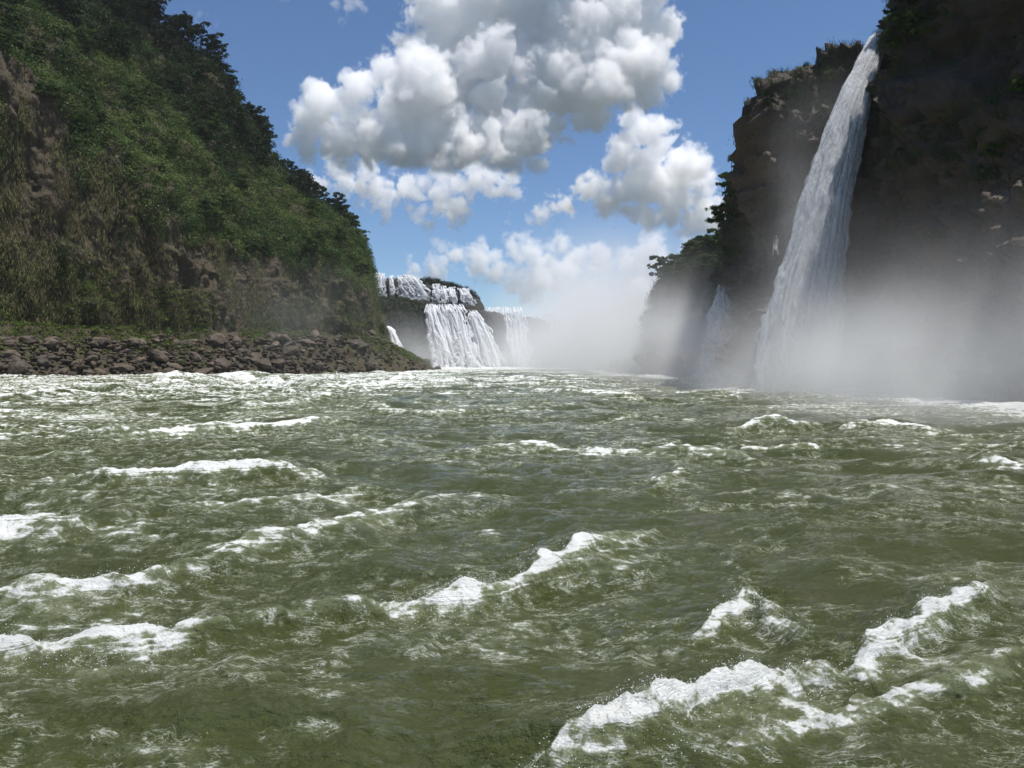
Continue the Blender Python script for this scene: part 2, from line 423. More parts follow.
# ------------------------------------------------------------------ river
def plane_pt(px, py):
    d = CAMZ*FPX/(py-HOR); return ((px-512)/FPX*d, d)
ang_f = np.arange(-46, 46.001, .088)
ang_c = np.arange(50, 311, 4.)
ang = np.radians(np.r_[ang_f, ang_c, 314.])          # last column closes on the first
rad = [.6]
while rad[-1] < 560: rad.append(rad[-1]*(1.0046 if rad[-1] > 4.5 else 1.12))
rad = np.array(rad)
AA, RR = np.meshgrid(ang, rad, indexing='ij')
X, Y = RR*np.sin(AA), RR*np.cos(AA)
lod = lambda wl: np.clip((wl/(RR*.0046) - 2.)/3., 0, 1)          # fade what the mesh cannot carry
wx = X + 1.6*fbm(X*.11, Y*.11, None, 2, 301); wy = Y + 1.6*fbm(X*.11, Y*.11, None, 2, 311)
rap = .55 + .45*sstep(14, 60, RR)                                  # rougher further up the rapid
big = fbm(wx*.045+3, wy*.085, None, 2, 321)
r1 = fbm(wx*.085, wy*.19, None, 2, 331, ridge=True)
r2 = fbm(wx*.26+4, wy*.45, None, 2, 341, ridge=True)
H = rap*(.55*big + .40*r1*lod(6)) + .15*r2*lod(2)*(.6+rap)
H += sstep(35, 90, RR)*.55*fbm(wx*.05+9, wy*.07, None, 3, 327, ridge=True)
ch = fbm(wx*.9, wy*1.3, None, 2, 351, ridge=True); H += .072*ch*lod(.9)
ch2 = fbm(wx*2.4, wy*3.4, None, 3, 361); H += .048*ch2*lod(.35)
ch3 = fbm(X*8, Y*10, None, 2, 371); H += .006*ch3*lod(.12)
# breaking crests: picture-independent curves on the river plane: (points, height, width, foam, tail length)
crests = [
 ([(-80,690,.9),(0,676,1),(60,667,1.05),(150,660,1),(180,650,.7),(230,640,.55),(330,628,.62),(400,615,.8),(440,608,.95),(480,602,1),(540,580,.95),(590,557,1),(620,545,.6),(670,528,.35)], .33, .5, 1.0, .55),
 ([(540,800,.9),(620,760,.9),(680,735,1.05),(745,706,1.05),(800,695,.95),(850,700,.7)], .25, .34, 1.0, .5),
 ([(845,705,.7),(870,668,.95),(925,640,1.05),(975,615,.9),(1010,598,.4)], .26, .34, 1.0, .6),
 ([(690,790,.8),(800,742,.75),(900,722,.7),(960,692,.75),(1050,655,.7)], .10, .35, 1.0, .5),
 ([(700,648,.7),(735,622,.9),(752,606,1),(775,630,.9),(812,662,.6)], .13, .3, .95, .35),
 ([(690,545,.4),(715,552,.7),(745,580,.5),(752,606,.8)], .06, .2, .8, .2),
 ([(30,503,.7),(120,499,.9),(180,496,1),(320,489,.7)], .32, .7, 1.0, .8),
 ([(-60,560,1),(0,548,1.1),(40,545,1.),(75,552,.6)], .28, 1.1, 1.0, 1.5),
 ([(-20,608,.7),(70,597,.95),(120,592,.9),(200,575,.75),(250,560,.7),(330,540,.7),(420,516,.65),(520,498,.4)], .18, .7, 1.0, .9),
 ([(90,532,.6),(200,520,.7),(330,512,.7),(400,503,.5)], .13, .8, .95, .9),
 ([(-20,410,1),(60,400,1),(140,398,.8)], .55, 1.6, .95, 3.),
 ([(80,441,.7),(200,433,.95),(250,430,1),(355,425,.8)], .48, 1.1, 1., 1.6),
 ([(150,395,.8),(200,386,1),(240,383,1.05),(300,389,.9),(340,394,.6)], 1.7, 2.4, 1.0, 6.),
 ([(330,390,.8),(400,383,.95),(470,386,.8)], .9, 2.2, .95, 4.5),
 ([(440,384,.8),(520,382,.9),(570,389,.7)], .8, 2.6, .9, 5.),
 ([(530,398,.7),(600,402,1),(640,404,.7)], .8, 1.4, .95, 2.6),
 ([(170,471,.6),(240,466,.9),(270,468,.5)], .24, .8, .9, 1.), ([(360,413,.8),(430,417,.8),(520,413,.7)], .4, 1.1, .9, 1.8),
 ([(420,474,.6),(520,459,.9),(600,462,.9),(730,465,.8),(770,470,.4)], .30, .75, .95, 1.),
 ([(560,440,.5),(640,452,.6),(700,445,.5)], .2, .7, .9, 1.),
 ([(640,502,.7),(665,490,.8),(692,462,.6)], .12, .5, .8, .5),
 ([(720,433,.7),(760,431,.95),(810,430,.8)], .28, .8, .95, 1.), ([(735,447,.8),(820,446,.8)], .22, .6, .95, .8), ([(840,434,.8),(890,431,1),(945,436,.8)], .28, .8, .95, 1.),
 ([(950,446,.6),(1060,452,.8)], .2, .6, .9, .8), ([(970,466,.8),(1070,480,.9)], .2, .5, .95, .9), ([(955,516,.6),(1005,512,.6)], .1, .4, .9, .4),
 ([(215,710,.5),(250,700,.75),(295,688,.6)], .1, .25, .85, .3),
 ([(0,440,.9),(85,436,.8)], .3, 1., .9, 1.3), ([(240,411,.8),(335,404,.9)], .45, 1.3, .95, 2.2), ([(510,431,.6),(645,424,.7)], .25, 1.1, .9, 1.5),
 ([(-20,470,.8),(115,465,.7)], .2, .8, .9, 1.), ([(555,507,.5),(620,498,.7),(655,505,.4)], .14, .5, .8, .5),
 ([(280,452,.5),(370,446,.8),(430,450,.5)], .25, .8, .85, 1.), ([(880,500,.4),(960,486,.6),(1030,494,.5)], .12, .5, .8, .6),
]
FO = np.zeros_like(X)
jx = X + .35*fbm(X*.8, Y*.8, None, 3, 401)*np.minimum(1, RR/12) + .07*fbm(X*4.5, Y*4.5, None, 2, 405)
jy = Y + .35*fbm(X*.8, Y*.8, None, 3, 411)*np.minimum(1, RR/12) + .07*fbm(X*4.5, Y*4.5, None, 2, 415)
crest_pts = []
for pts, hh, ww, ff, tail in crests:
    fwt = np.array([p[2] for p in pts]); P = np.array([plane_pt(*p[:2]) for p in pts]); hits = np.full(X.shape, 1e9); along = np.zeros_like(X); side = np.zeros_like(X)
    c = P.mean(0); rr = np.linalg.norm(P-c, axis=1).max() + ww*4 + tail*3
    sel = (np.abs(X-c[0]) < rr) & (np.abs(Y-c[1]) < rr)
    sx, sy = jx[sel], jy[sel]; bd = np.full(sx.shape, 1e9); bs = np.zeros_like(sx); bt = np.zeros_like(sx)
    nS = len(P)-1
    for k in range(nS):
        a, b = P[k], P[k+1]; e = b-a; L2 = (e**2).sum()
        t = np.clip(((sx-a[0])*e[0] + (sy-a[1])*e[1])/L2, 0, 1)
        dx, dy = sx-(a[0]+t*e[0]), sy-(a[1]+t*e[1]); dd = np.hypot(dx, dy)
        u = dd < bd; bd = np.where(u, dd, bd); bs = np.where(u, np.sign(dy), bs); bt = np.where(u, (k+t)/nS, bt)
    nz_ = .5+.5*fbm(sx*1.1, sy*1.5, None, 4, 471)
    wgt = np.interp(bt*nS, np.arange(len(fwt)), fwt)*(sstep(0, .04, bt)*(1-sstep(.96, 1., bt))*.6+.4)
    fade = (.45+.55*wgt)*(sstep(0, .1, bt)*(1-sstep(.9, 1., bt))*.7+.3)*(.85+.4*vnoise(bt*nS*1.3+hh*9, bt*0+ff*7, None, 5))
    w1 = np.where(bs > 0, ww*1.9, ww*.75)                          # steep on the near side
    H[sel] += hh*fade*np.exp(-(bd/w1)**2)
    fw = np.where(bs > 0, ww*.45, ww*.5+tail)
    core = ff*wgt*np.clip(1.25*np.exp(-(bd/(fw*.55))**1.3)*(.45+1.0*nz_), 0, 1.05)
    tailf = ff*wgt*.66*np.exp(-(bd/(fw*2.2+.3))**1.5)*(.25+1.3*nz_)*(bs <= 0)
    FO[sel] = np.maximum(FO[sel], np.maximum(core, tailf))
    for k in range(nS):
        for t in np.linspace(0, 1, 6, endpoint=False): crest_pts.append((*(P[k]*(1-t)+P[k+1]*t), hh, ww, ff*(fwt[k]*(1-t)+fwt[k+1]*t)))
# foam streaks of the rapid itself
crest = sstep(.25, .75, r1)*sstep(-.1, .4, fbm(wx*.05, wy*.12, None, 2, 421))
farf = sstep(24, 75, RR)
leftf = sstep(8, -25, X)
FO = np.maximum(FO, (.38+.34*farf+.16*leftf)*crest)
bk0 = fbm(X*.09, Y*.11, None, 2, 433)
st = fbm(wx*.35, wy*1.1, None, 3, 431, ridge=True)*.5+.5
FO = np.maximum(FO, (.30+.22*farf+.24*leftf)*sstep(.42, .82, st)*sstep(-.5, .1, bk0+.4*leftf+.3*farf))
sp = sstep(.55, .9, fbm(wx*.6, wy*.9, None, 3, 441)*.5+.5+.1*r2)
FO = np.maximum(FO, .55*sp)
th_ = fbm(wx*.22, wy*1.6, None, 4, 481, ridge=True)*.5+.5
bk_ = fbm(X*.045, Y*.05, None, 3, 485)
FO = np.maximum(FO, (.40+.42*farf+.2*leftf)*sstep(.55, .86, th_)*sstep(10, 26, RR)*sstep(-.15, .3, bk_+.3*leftf-.1*sstep(0, 30, X)))
FO = np.maximum(FO, .68*sstep(60, 120, RR)*sstep(.1, .5, bk_+.2*leftf+.35*H+.3*vnoise(X*.25, Y*.3, None, 499)))
lc_ = fbm(wx*.5, wy*.8, None, 5, 491, ridge=True)*.5+.5
FO = np.maximum(FO, (.50+.2*farf+.12*leftf)*sstep(.50, .82, lc_)*sstep(-.25, .25, fbm(wx*.16, wy*.2, None, 2, 495)+.35*leftf))
# churned white water along the right bank under the falls
Rb = np.array([GR[i, 8, :2] for i in range(0, 1100, 20)])
bd = np.full(X.shape, 1e9)
for k in range(len(Rb)-1):
    a, b = Rb[k], Rb[k+1]; e = b-a; t = np.clip(((X-a[0])*e[0]+(Y-a[1])*e[1])/(e@e+1e-9), 0, 1)
    bd = np.minimum(bd, np.hypot(X-a[0]-t*e[0], Y-a[1]-t*e[1]))
FO = np.maximum(FO, 1.1*np.exp(-(bd/9.)**2)*sstep(38, 50, RR))
FO = np.maximum(FO, sstep(215, 330, RR)*.95)
lump = fbm(X*1.9, Y*2.3, None, 4, 451, ridge=True)*.5+.5
H += sstep(.35, .9, FO)*(.16*lump*lod(.5)*np.clip(RR/22, .35, 1.6) + .10*fbm(X*6, Y*7, None, 4, 461, ridge=True)*lod(.14))
H += sstep(.5, .9, FO)*sstep(60, 110, RR)*.5*(fbm(X*.35, Y*.5, None, 3, 466)*.5+.5)
H *= sstep(1.5, 5, RR)*.9+.1
co = np.stack([X + .10*ch*lod(.9), Y, H], -1)
nA, nR_ = co.shape[:2]
qw = grid_quads(nA, nR_)
river = tag(fast_mesh('river_water', co.reshape(-1, 3), qw, M_water, {'foam': FO.ravel()}, smooth=True), kind='structure')
from mathutils import kdtree
def water_h(px, py):
    a = math.degrees(math.atan2(px, py)); r = math.hypot(px, py)
    i = int(round((a+46)/.088)); j = int(np.searchsorted(rad, r))
    if 0 <= i < len(ang_f) and 0 <= j < nR_: return H[i, j]
    return 0.

# ------------------------------------------------------------------ spray thrown up by the crests
ico = np.array([(1,0,0),(-1,0,0),(0,1,0),(0,-1,0),(0,0,1),(0,0,-1)], float)
icof = np.array([(0,2,4),(2,1,4),(1,3,4),(3,0,4),(2,0,5),(1,2,5),(3,1,5),(0,3,5)])
pts, rr_ = [], []
for (cx, cy, hh, ww, ff) in crest_pts:
    if ff < .8: continue
    d = math.hypot(cx, cy)
    if d > 60: continue
    for k in range(int(90 if d < 14 else 14)):
        ox, oy = cx + rng.gauss(0, ww*.45), cy - abs(rng.gauss(0, ww*.8)) + ww*.2
        pts.append((ox, oy, water_h(ox, oy) + abs(rng.gauss(0, .018+hh*.07))*(1 if rng.random() < .8 else 2.2))); rr_.append(min(.0055, .0011*rng.paretovariate(1.7))*(1+d*.03))
pts, rr_ = np.array(pts), np.array(rr_)
M_drop = NT('foam droplet'); M_drop = M_drop.done(M_drop.bsdf((.88, .9, .9), .3, .5))
V = (pts[:, None] + ico[None]*rr_[:, None, None]).reshape(-1, 3)
F = (icof[None] + 6*np.arange(len(pts))[:, None, None]).reshape(-1, 3)
tag(fast_mesh('spray', V, F, M_drop, cols=3, smooth=True), 'white droplets and flecks thrown up over the breaking crests', 'spray', kind='stuff')

# ------------------------------------------------------------------ foliage
def leaf_quads(C, rad, per, size, tint, squash=.8, hang=0., shell=.55, spread=.35):
    """clumps of leaf-shaped quads round centres C; returns verts, quads, tint"""
    C = np.asarray(C, float); n = len(C)
    rad = np.broadcast_to(np.asarray(rad, float), (n,)); per = int(per)
    v = nr.normal(size=(n, per, 3)); v /= np.linalg.norm(v, axis=-1, keepdims=True)
    r = nr.uniform(0, 1, (n, per, 1))**shell
    off = v*r*rad[:, None, None]; off[..., 2] *= squash
    if hang: off[..., 2] -= hang*rad[:, None]*nr.uniform(0, 1, (n, per))
    P = (C[:, None]+off).reshape(-1, 3)
    nor = v*1.3 + nr.normal(size=v.shape)*.42; nor[..., 2] += .35; nor = nor.reshape(-1, 3)
    nor /= np.linalg.norm(nor, axis=1, keepdims=True)
    t = np.cross(nor, nr.normal(size=nor.shape)); t /= np.linalg.norm(t, axis=1, keepdims=True)
    if hang:
        t = t*.35 + np.array([0, 0, -1.]); t /= np.linalg.norm(t, axis=1, keepdims=True)
    b = np.cross(nor, t); b /= np.linalg.norm(b, axis=1, keepdims=True)+1e-9
    s = size*nr.uniform(.55, 1.35, (len(P), 1)); wd = s*(.42 if not hang else .26)
    if hang: s = s*1.5
    V = np.stack([P - t*s*.5, P + b*wd*.5 - nor*s*.08, P + t*s*.5, P - b*wd*.5 - nor*s*.08], 1).reshape(-1, 3)
    Q = np.arange(len(V)).reshape(-1, 4)
    tt = np.repeat(np.clip(np.repeat(np.broadcast_to(tint, (n,)), per) + nr.normal(0, spread*.4, n*per), 0, 1), 4)
    return V, Q, tt
def pick(G, N, mask, count, u_range=None):
    """random points on a lofted surface, weighted by cell area x mask"""
    a = np.linalg.norm(np.cross(G[1:, :-1]-G[:-1, :-1], G[:-1, 1:]-G[:-1, :-1]), axis=-1)*mask[:-1, :-1]
    p = a.ravel()/a.sum(); idx = nr.choice(len(p), count, p=p)
    i, j = np.unravel_index(idx, a.shape); f, g = nr.uniform(0, 1, (2, count, 1))
    P = G[i, j]*(1-f)*(1-g)+G[i+1, j]*f*(1-g)+G[i, j+1]*(1-f)*g+G[i+1, j+1]*f*g
    return P, N[i, j], i, j
def merge(parts):
    V, Q, T, o = [], [], [], 0
    for v, q, t in parts: V.append(v); Q.append(q+o); T.append(t); o += len(v)
    return np.concatenate(V), np.concatenate(Q), np.concatenate(T)
seen = lambda G: (np.abs(G[..., 0]/np.maximum(G[..., 1], 1)) < .80)*1.

x, y, z = GL2[..., 0], GL2[..., 1], GL2[..., 2]; lv = levL[None]+0*x
vis = seen(GL2)
patch = fbm(x*.05, y*.05, z*.05, 4, 501)*.5+.5
patch2 = fbm(x*.13, y*.13, z*.06, 4, 511)*.5+.5
streak = fbm(x*.22, y*.22, z*.035, 3, 521)*.5+.5
edge = lv + (patch2-.5)*1.3
# lush creeper on the sloping belt and spilling over the cliff edge
mk = vis*sstep(2.78, 3.0, edge)*(1-sstep(4.6, 5.2, edge))
P, N, i, j = pick(GL2, NL2, mk, 9500)
l_ = lv[i, j]; r = nr.uniform(.7, 1.5, len(P))**2*1.5
tin = np.clip(.5*sstep(.35, .65, patch[i, j]) + .4*(1-sstep(3.7, 4.7, l_)) + nr.normal(0, .22, len(P)), 0, 1)
a = leaf_quads(P + N*r[:, None]*.35, r, 38, .52, tin, .75, spread=.2)
# more of it further down the face at the far end and on ledges
mk = vis*sstep(1.9, 2.1, lv)*(1-sstep(2.9, 3.1, lv))*sstep(.50, .62, patch + .22*sstep(-95, -50, x))
P, N, i, j = pick(GL2, NL2, mk, 3200)
r = nr.uniform(.6, 1.5, len(P))
b = leaf_quads(P + N*r[:, None]*.3, r, 18, .5, np.clip(.35+nr.normal(0, .15, len(P)), 0, 1), .8, .5)
mk = vis*sstep(2.85, 3.1, edge)*(1-sstep(4.4, 5.0, edge))
P, N, i, j = pick(GL2, NL2, mk, 3000)
r = nr.uniform(1.5, 3.4, len(P)); l_ = lv[i, j]
c = leaf_quads(P + N*r[:, None]*.35, r, 140, .52, np.clip(.55*sstep(.3, .7, patch[i, j])+.4*(1-sstep(3.7, 4.7, l_))+nr.normal(0, .28, len(P)), 0, 1), .75, shell=.25, spread=.2)
V, Q, T = merge([a, b, c])
tag(fast_mesh('lush_creeper', V, Q, M_lush, {'tint': T}), 'bright green creeping vegetation covering the slope above the left cliff', 'creeper', kind='stuff')
# hanging dry plants on the brown face
mk = vis*sstep(1.95, 2.1, lv)*(1-sstep(2.92, 3.08, lv))*sstep(.45, .56, streak*.6+patch2*.4)
P, N, i, j = pick(GL2, NL2, mk, 8000)
r = nr.uniform(.45, 1.15, len(P))**1.5*1.5
tin = np.clip(.25+.6*sstep(.35, .65, streak[i, j])+nr.normal(0, .18, len(P)), 0, 1)
V, Q, T = leaf_quads(P + N*r[:, None]*.4, r, 17, .60, tin, .9, 1.3)
tag(fast_mesh('hanging_dry_plants', V, Q, M_dry, {'tint': T}), 'tufts of olive brown plants hanging down the left rock face', 'hanging plants', kind='stuff')
# grass at the foot
mk = vis*sstep(.55, 1.2, lv+1.1*(patch2-.5))*(1-sstep(2.16, 2.42, lv))*sstep(.36, .48, patch2+.10*sstep(-80, -95, x)+.1*sstep(-60, -45, x))
P, N, i, j = pick(GL2, NL2, mk, 11000)
r = nr.uniform(.5, 1.3, len(P))
V, Q, T = leaf_quads(P + np.array([0, 0, .45]), r, 18, .42, np.clip(.5+nr.normal(0, .2, len(P)), 0, 1), .5)
tag(fast_mesh('shore_grass', V, Q, M_grass, {'tint': T}), 'green grass and weeds between the left rock face and the boulders', 'grass', kind='stuff')
# dark wood on the steep upper slope (below the rim trees)
mk = vis*sstep(4.05, 4.5, edge)*(1-sstep(5.3, 5.8, lv))
P, N, i, j = pick(GL2, NL2, mk, 5200)
r = nr.uniform(1.4, 3.4, len(P))
V, Q, T = leaf_quads(P + N*r[:, None]*.6, r, 34, .75, np.clip(.35+nr.normal(0, .28, len(P)), 0, 1), .8)
tag(fast_mesh('dark_slope_wood', V, Q, M_tree, {'tint': T}), 'dense dark wood massed on the upper left slope', 'wood', kind='stuff')

# right bank vegetation
xr, yr, zr = GR2[..., 0], GR2[..., 1], GR2[..., 2]; lvr = levR[None]+0*xr
visr = seen(GR2)
pr = fbm(xr*.12, yr*.12, zr*.12, 4, 601)*.5+.5
mk = visr*(yr > 108)*(yr < 330)*sstep(1.15, 1.8, lvr+.6*(pr-.5))*(1-sstep(3.03, 3.12, lvr)*.95)*(1-sstep(3.3, 3.5, lvr))
P, N, i, j = pick(GR2, NR2, mk, 4200)
r = nr.uniform(.5, 1.5, len(P))
a = leaf_quads(P + N*r[:, None]*.4, r, 30, .40, np.clip(.35+nr.normal(0, .22, len(P)), 0, 1), .8, .4)
mk = visr*(yr <= 112)*((NR2[..., 2] > .15)*.7+.3)*sstep(.50, .62, pr)*sstep(1.4, 1.9, lvr)*(1-sstep(3.3, 3.6, lvr))
P, N, i, j = pick(GR2, NR2, mk, 2800)
r = nr.uniform(.2, .9, len(P))
V, Q, T = leaf_quads(P + N*r[:, None]*.4, r, 40, .22, np.clip(.4+nr.normal(0, .25, len(P)), 0, 1), .8, .5)
tag(fast_mesh('ledge_plants', V, Q, M_mid, {'tint': T}), 'green ferns and tufts clinging to ledges of the dark right cliff', 'ledge plants', kind='stuff')
mk = visr*(yr <= 112)*sstep(2.9, 3., lvr)*(1-sstep(3.03, 3.1, lvr))
P, N, i, j = pick(GR2, NR2, mk, 420)
r = nr.uniform(.2, .6, len(P))
c = leaf_quads(P + np.array([0, 0, .1]), r, 22, .24, np.clip(.35+nr.normal(0, .25, len(P)), 0, 1), .8, .3)
V, Q, T = merge([a, c])
tag(fast_mesh('cliff_undergrowth', V, Q, M_mid, {'tint': T}), 'green bushy growth covering the low headland and the right cliff edge', 'undergrowth', kind='stuff')
# far plateau growth
mk = (lambda G: 1.*(G[..., 2] > 29)*seen(G))(GF)*sstep(1.7, 2.05, np.broadcast_to(np.linspace(0, 3, GF.shape[1])[None], GF.shape[:2]))*(GF[..., 0] < -40)
lvf = np.broadcast_to(np.linspace(0, 3, GF.shape[1])[None], GF.shape[:2]); lvf = np.interp(lvf, np.linspace(0, 3, GF.shape[1]), np.r_[np.linspace(0, 2, 45)[:44], np.linspace(2, 3, GF.shape[1]-44)])
mk = mk*(lvf < 2.12)*.6 + seen(GF)*(GF[..., 2] > 8)*(lvf < 2.1)*(512+FPX*GF[..., 0]/GF[..., 1] < 428)*1.2
P, N, i, j = pick(GF, NF, mk, 1500)
a = leaf_quads(P, nr.uniform(1.2, 3., len(P)), 40, .8, np.clip(.5+nr.normal(0, .25, len(P)), 0, 1), .7)
P = np.array([W(p, dd, hh) for p, dd, hh in [(nr.uniform(392, 478), 0, 0) for _ in range(420)]]) if False else None
xs = nr.uniform(395, 478, 420)
hz = np.interp(xs, [395, 410, 430, 450, 470, 478], [50, 52, 55, 53, 50, 45]); dz = np.interp(xs, [395, 440, 478], [455, 475, 488])
P = np.stack([(xs-512)/FPX*dz, dz + nr.uniform(0, 14, 420), hz - nr.uniform(0, 4, 420)], 1)
b = leaf_quads(P, nr.uniform(1.5, 3., len(P)), 40, .9, np.clip(.3+nr.normal(0, .2, len(P)), 0, 1), .7)
V, Q, T = merge([a, b])
tag(fast_mesh('far_bush_growth', V, Q, M_tree, {'tint': T}), 'low green bush covering the islands between the far falls', 'bush growth', kind='stuff')

# ------------------------------------------------------------------ trees
def tube(pts, radii, n=7):
    pts = np.asarray(pts, float); V = []
    for k, p in enumerate(pts):
        t = pts[min(k+1, len(pts)-1)]-pts[max(k-1, 0)]; t /= np.linalg.norm(t)+1e-9
        a = np.cross(t, [.3, .9, .1]); a /= np.linalg.norm(a); b = np.cross(t, a)
        th = np.arange(n)/n*2*math.pi
        V.append(p + radii[k]*(np.cos(th)[:, None]*a + np.sin(th)[:, None]*b))
    V = np.concatenate(V); Q = []
    for k in range(len(pts)-1):
        for i in range(n): Q.append((k*n+i, k*n+(i+1) % n, (k+1)*n+(i+1) % n, (k+1)*n+i))
    return V, np.array(Q)
def tree_meshes(seed, h, spread, trunk_frac, nlimb, leafsz, clus, per, flat=.55, layered=False):
    r = random.Random(seed); parts = []; tips = []
    lean = (r.uniform(-.08, .08)*h, r.uniform(-.08, .08)*h)
    tp = [np.array([lean[0]*s*s, lean[1]*s*s, h*.92*s - .8*(s == 0)]) for s in np.linspace(0, 1, 7)]
    parts.append(tube(tp, np.linspace(h*.028, h*.006, 7)))
    for k in range(nlimb):
        s = trunk_frac + (1-trunk_frac)*(k+.5)/nlimb
        b = np.array([lean[0]*s*s, lean[1]*s*s, h*.92*s])
        a = k*2.4+r.uniform(-.4, .4)
        ln = spread*(1-.45*(s-trunk_frac)/(1-trunk_frac))*r.uniform(.7, 1.1)
        rise = (.10 if layered else .45)*ln*r.uniform(.5, 1.3)
        e = b+np.array([math.cos(a)*ln, math.sin(a)*ln, rise]); mid = (b+e)/2+np.array([0, 0, -.08*ln])
        parts.append(tube([b, mid, e], [h*.010, h*.007, h*.003], 5))
        tips.append((e, 1.)); tips.append(((e*.7+b*.3)+np.array([r.gauss(0, .3), r.gauss(0, .3), .2]), .8))
        if not layered: tips.append(((e*.4+b*.6)+np.array([0, 0, .5]), .8))
        e2 = mid+np.array([math.cos(a+.8)*ln*.5, math.sin(a+.8)*ln*.5, rise*.6]); parts.append(tube([mid, e2], [h*.006, h*.002], 4)); tips.append((e2, .75))
    tips.append((tp[-1], 1.))
    V, Q, o = [], [], 0
    for v, q in parts: V.append(v); Q.append(q+o); o += len(v)
    C = []; S = []
    for e, k in tips:
        for _ in range(clus):
            C.append(e+np.array([r.gauss(0, 1), r.gauss(0, 1), r.gauss(0, .5)])*spread*.14*k); S.append(spread*r.uniform(.13, .24)*k)
    lq = leaf_quads(C, S, per, leafsz, np.clip(nr.normal(.4, .3, len(C)), 0, 1), flat)
    return (np.concatenate(V), np.concatenate(Q)), lq
def make_tree(name, seed, mat, **kw):
    (tv, tq), (lv_, lq, lt) = tree_meshes(seed, **kw)
    root = empty(name, (0, 0, 0))
    fast_mesh('trunk', tv, tq, M_bark, smooth=True, parent=root)
    fast_mesh('crown', lv_, lq, mat, {'tint': lt}, parent=root)
    return root
def copy_tree(o):
    c = o.copy(); sc.collection.objects.link(c)
    for ch in o.children:
        d = ch.copy(); sc.collection.objects.link(d); d.parent = c
    return c
protos = [
 make_tree('broadleaf_tree', 1, M_tree, h=9, spread=4.6, trunk_frac=.35, nlimb=8, leafsz=.55, clus=4, per=26),
 make_tree('broadleaf_tree', 2, M_tree, h=11, spread=4.2, trunk_frac=.5, nlimb=7, leafsz=.55, clus=4, per=24, flat=.45),
 make_tree('broadleaf_tree', 3, M_tree, h=7, spread=4.0, trunk_frac=.25, nlimb=9, leafsz=.5, clus=4, per=28, flat=.8)]
tall = make_tree('tall_thin_tree', 8, M_tree, h=14, spread=4.2, trunk_frac=.42, nlimb=8, leafsz=.5, clus=3, per=16, flat=.35, layered=True)
headp = [make_tree('broadleaf_tree', 5, M_mid, h=6, spread=3.2, trunk_frac=.2, nlimb=9, leafsz=.36, clus=5, per=44, flat=.8), make_tree('broadleaf_tree', 6, M_mid, h=7, spread=2.9, trunk_frac=.3, nlimb=9, leafsz=.36, clus=5, per=40, flat=.7)]
bushp = [make_tree('cliff_bush', 21, M_lush, h=2.2, spread=1.6, trunk_frac=.15, nlimb=8, leafsz=.24, clus=4, per=34, flat=.8),
         make_tree('cliff_bush', 22, M_tree, h=2.6, spread=1.5, trunk_frac=.2, nlimb=8, leafsz=.24, clus=4, per=30, flat=.7)]
used = set()
def put(proto, loc, s, rz, label, cat, group):
    o = proto if proto not in used else copy_tree(proto); used.add(proto)
    o.location = tuple(loc); o.rotation_euler = (0, 0, rz); o.scale = (s, s, s*rng.uniform(.9, 1.12))
    return tag(o, label, cat, group)
# rim of the left slope
nL = GL2.shape[0]; jr = int(np.argmin(np.abs(levL-5.0)))
colpx = 512 + FPX*GL2[:, jr, 0]/np.maximum(GL2[:, jr, 1], 1)
L_RIM = 'dark broadleaf tree on the skyline rim of the left slope'
G_RIM = 'trees along the left rim'
for px in list(range(60, 366, 7)):
    i = int(np.argmin(np.abs(colpx-px)*(1)+ (GL2[:, jr, 1] > 400)*999))
    jj = min(jr + rng.randint(-9, 1), GL2.shape[1]-2)
    p = GL2[i, jj]
    put(protos[rng.randrange(3)], p-np.array([0, 0, .8]), rng.choice((.6, .8, 1., 1.3))*rng.uniform(.9, 1.1), rng.uniform(0, 6), L_RIM, 'tree', G_RIM)
# upper slope, among the dark wood
for k in range(70):
    px = rng.uniform(20, 350); i = int(np.argmin(np.abs(colpx-px)+(GL2[:, jr, 1] > 400)*999))
    jj = int(np.argmin(np.abs(levL-rng.uniform(4.1, 4.95))))
    put(protos[rng.randrange(3)], GL2[i, jj]-np.array([0, 0, .6]), rng.uniform(.6, 1.1), rng.uniform(0, 6),
        'dark crowned tree standing in the wood of the upper left slope', 'tree', 'trees on the upper left slope')
for k in range(60):
    px = rng.uniform(-10, 372); j = int(np.argmin(np.abs(levL-rng.uniform(2.95, 4.4)))); c_ = 512+FPX*GL2[:, j, 0]/np.maximum(GL2[:, j, 1], 1)
    i = int(np.argmin(np.abs(c_-px)+((GL2[:, j, 1] > 380) | (GL2[:, j, 1] < 130))*999))
    put(headp[rng.randrange(2)], GL2[i, j]-np.array([0, 0, .8]), rng.uniform(.55, 1.25), rng.uniform(0, 6),
        'rounded mid green tree rooted in the bright creeper of the left slope', 'tree', 'trees in the green belt of the left slope')
for k in range(26):
    px = rng.uniform(352, 384); j = int(np.argmin(np.abs(levL-rng.uniform(2.8, 4.9)))); c_ = 512+FPX*GL2[:, j, 0]/np.maximum(GL2[:, j, 1], 1)
    i = int(np.argmin(np.abs(c_-px)+((GL2[:, j, 1] > 400) | (GL2[:, j, 1] < 230))*999))
    put(protos[rng.randrange(3)], GL2[i, j]-np.array([0, 0, .8]), rng.uniform(.4, .75), rng.uniform(0, 6),
        'dark tree on the shoulder where the left slope drops towards the far falls', 'tree', 'trees on the far shoulder of the left slope')
i = int(np.argmin(np.abs(colpx-349)+(GL2[:, jr, 1] > 400)*999))
put(tall, GL2[i, jr]-np.array([0, 0, 1.]), .95, .4, 'tall thin tree with open layered branches rising above the far end of the left rim', 'tree', G_RIM)

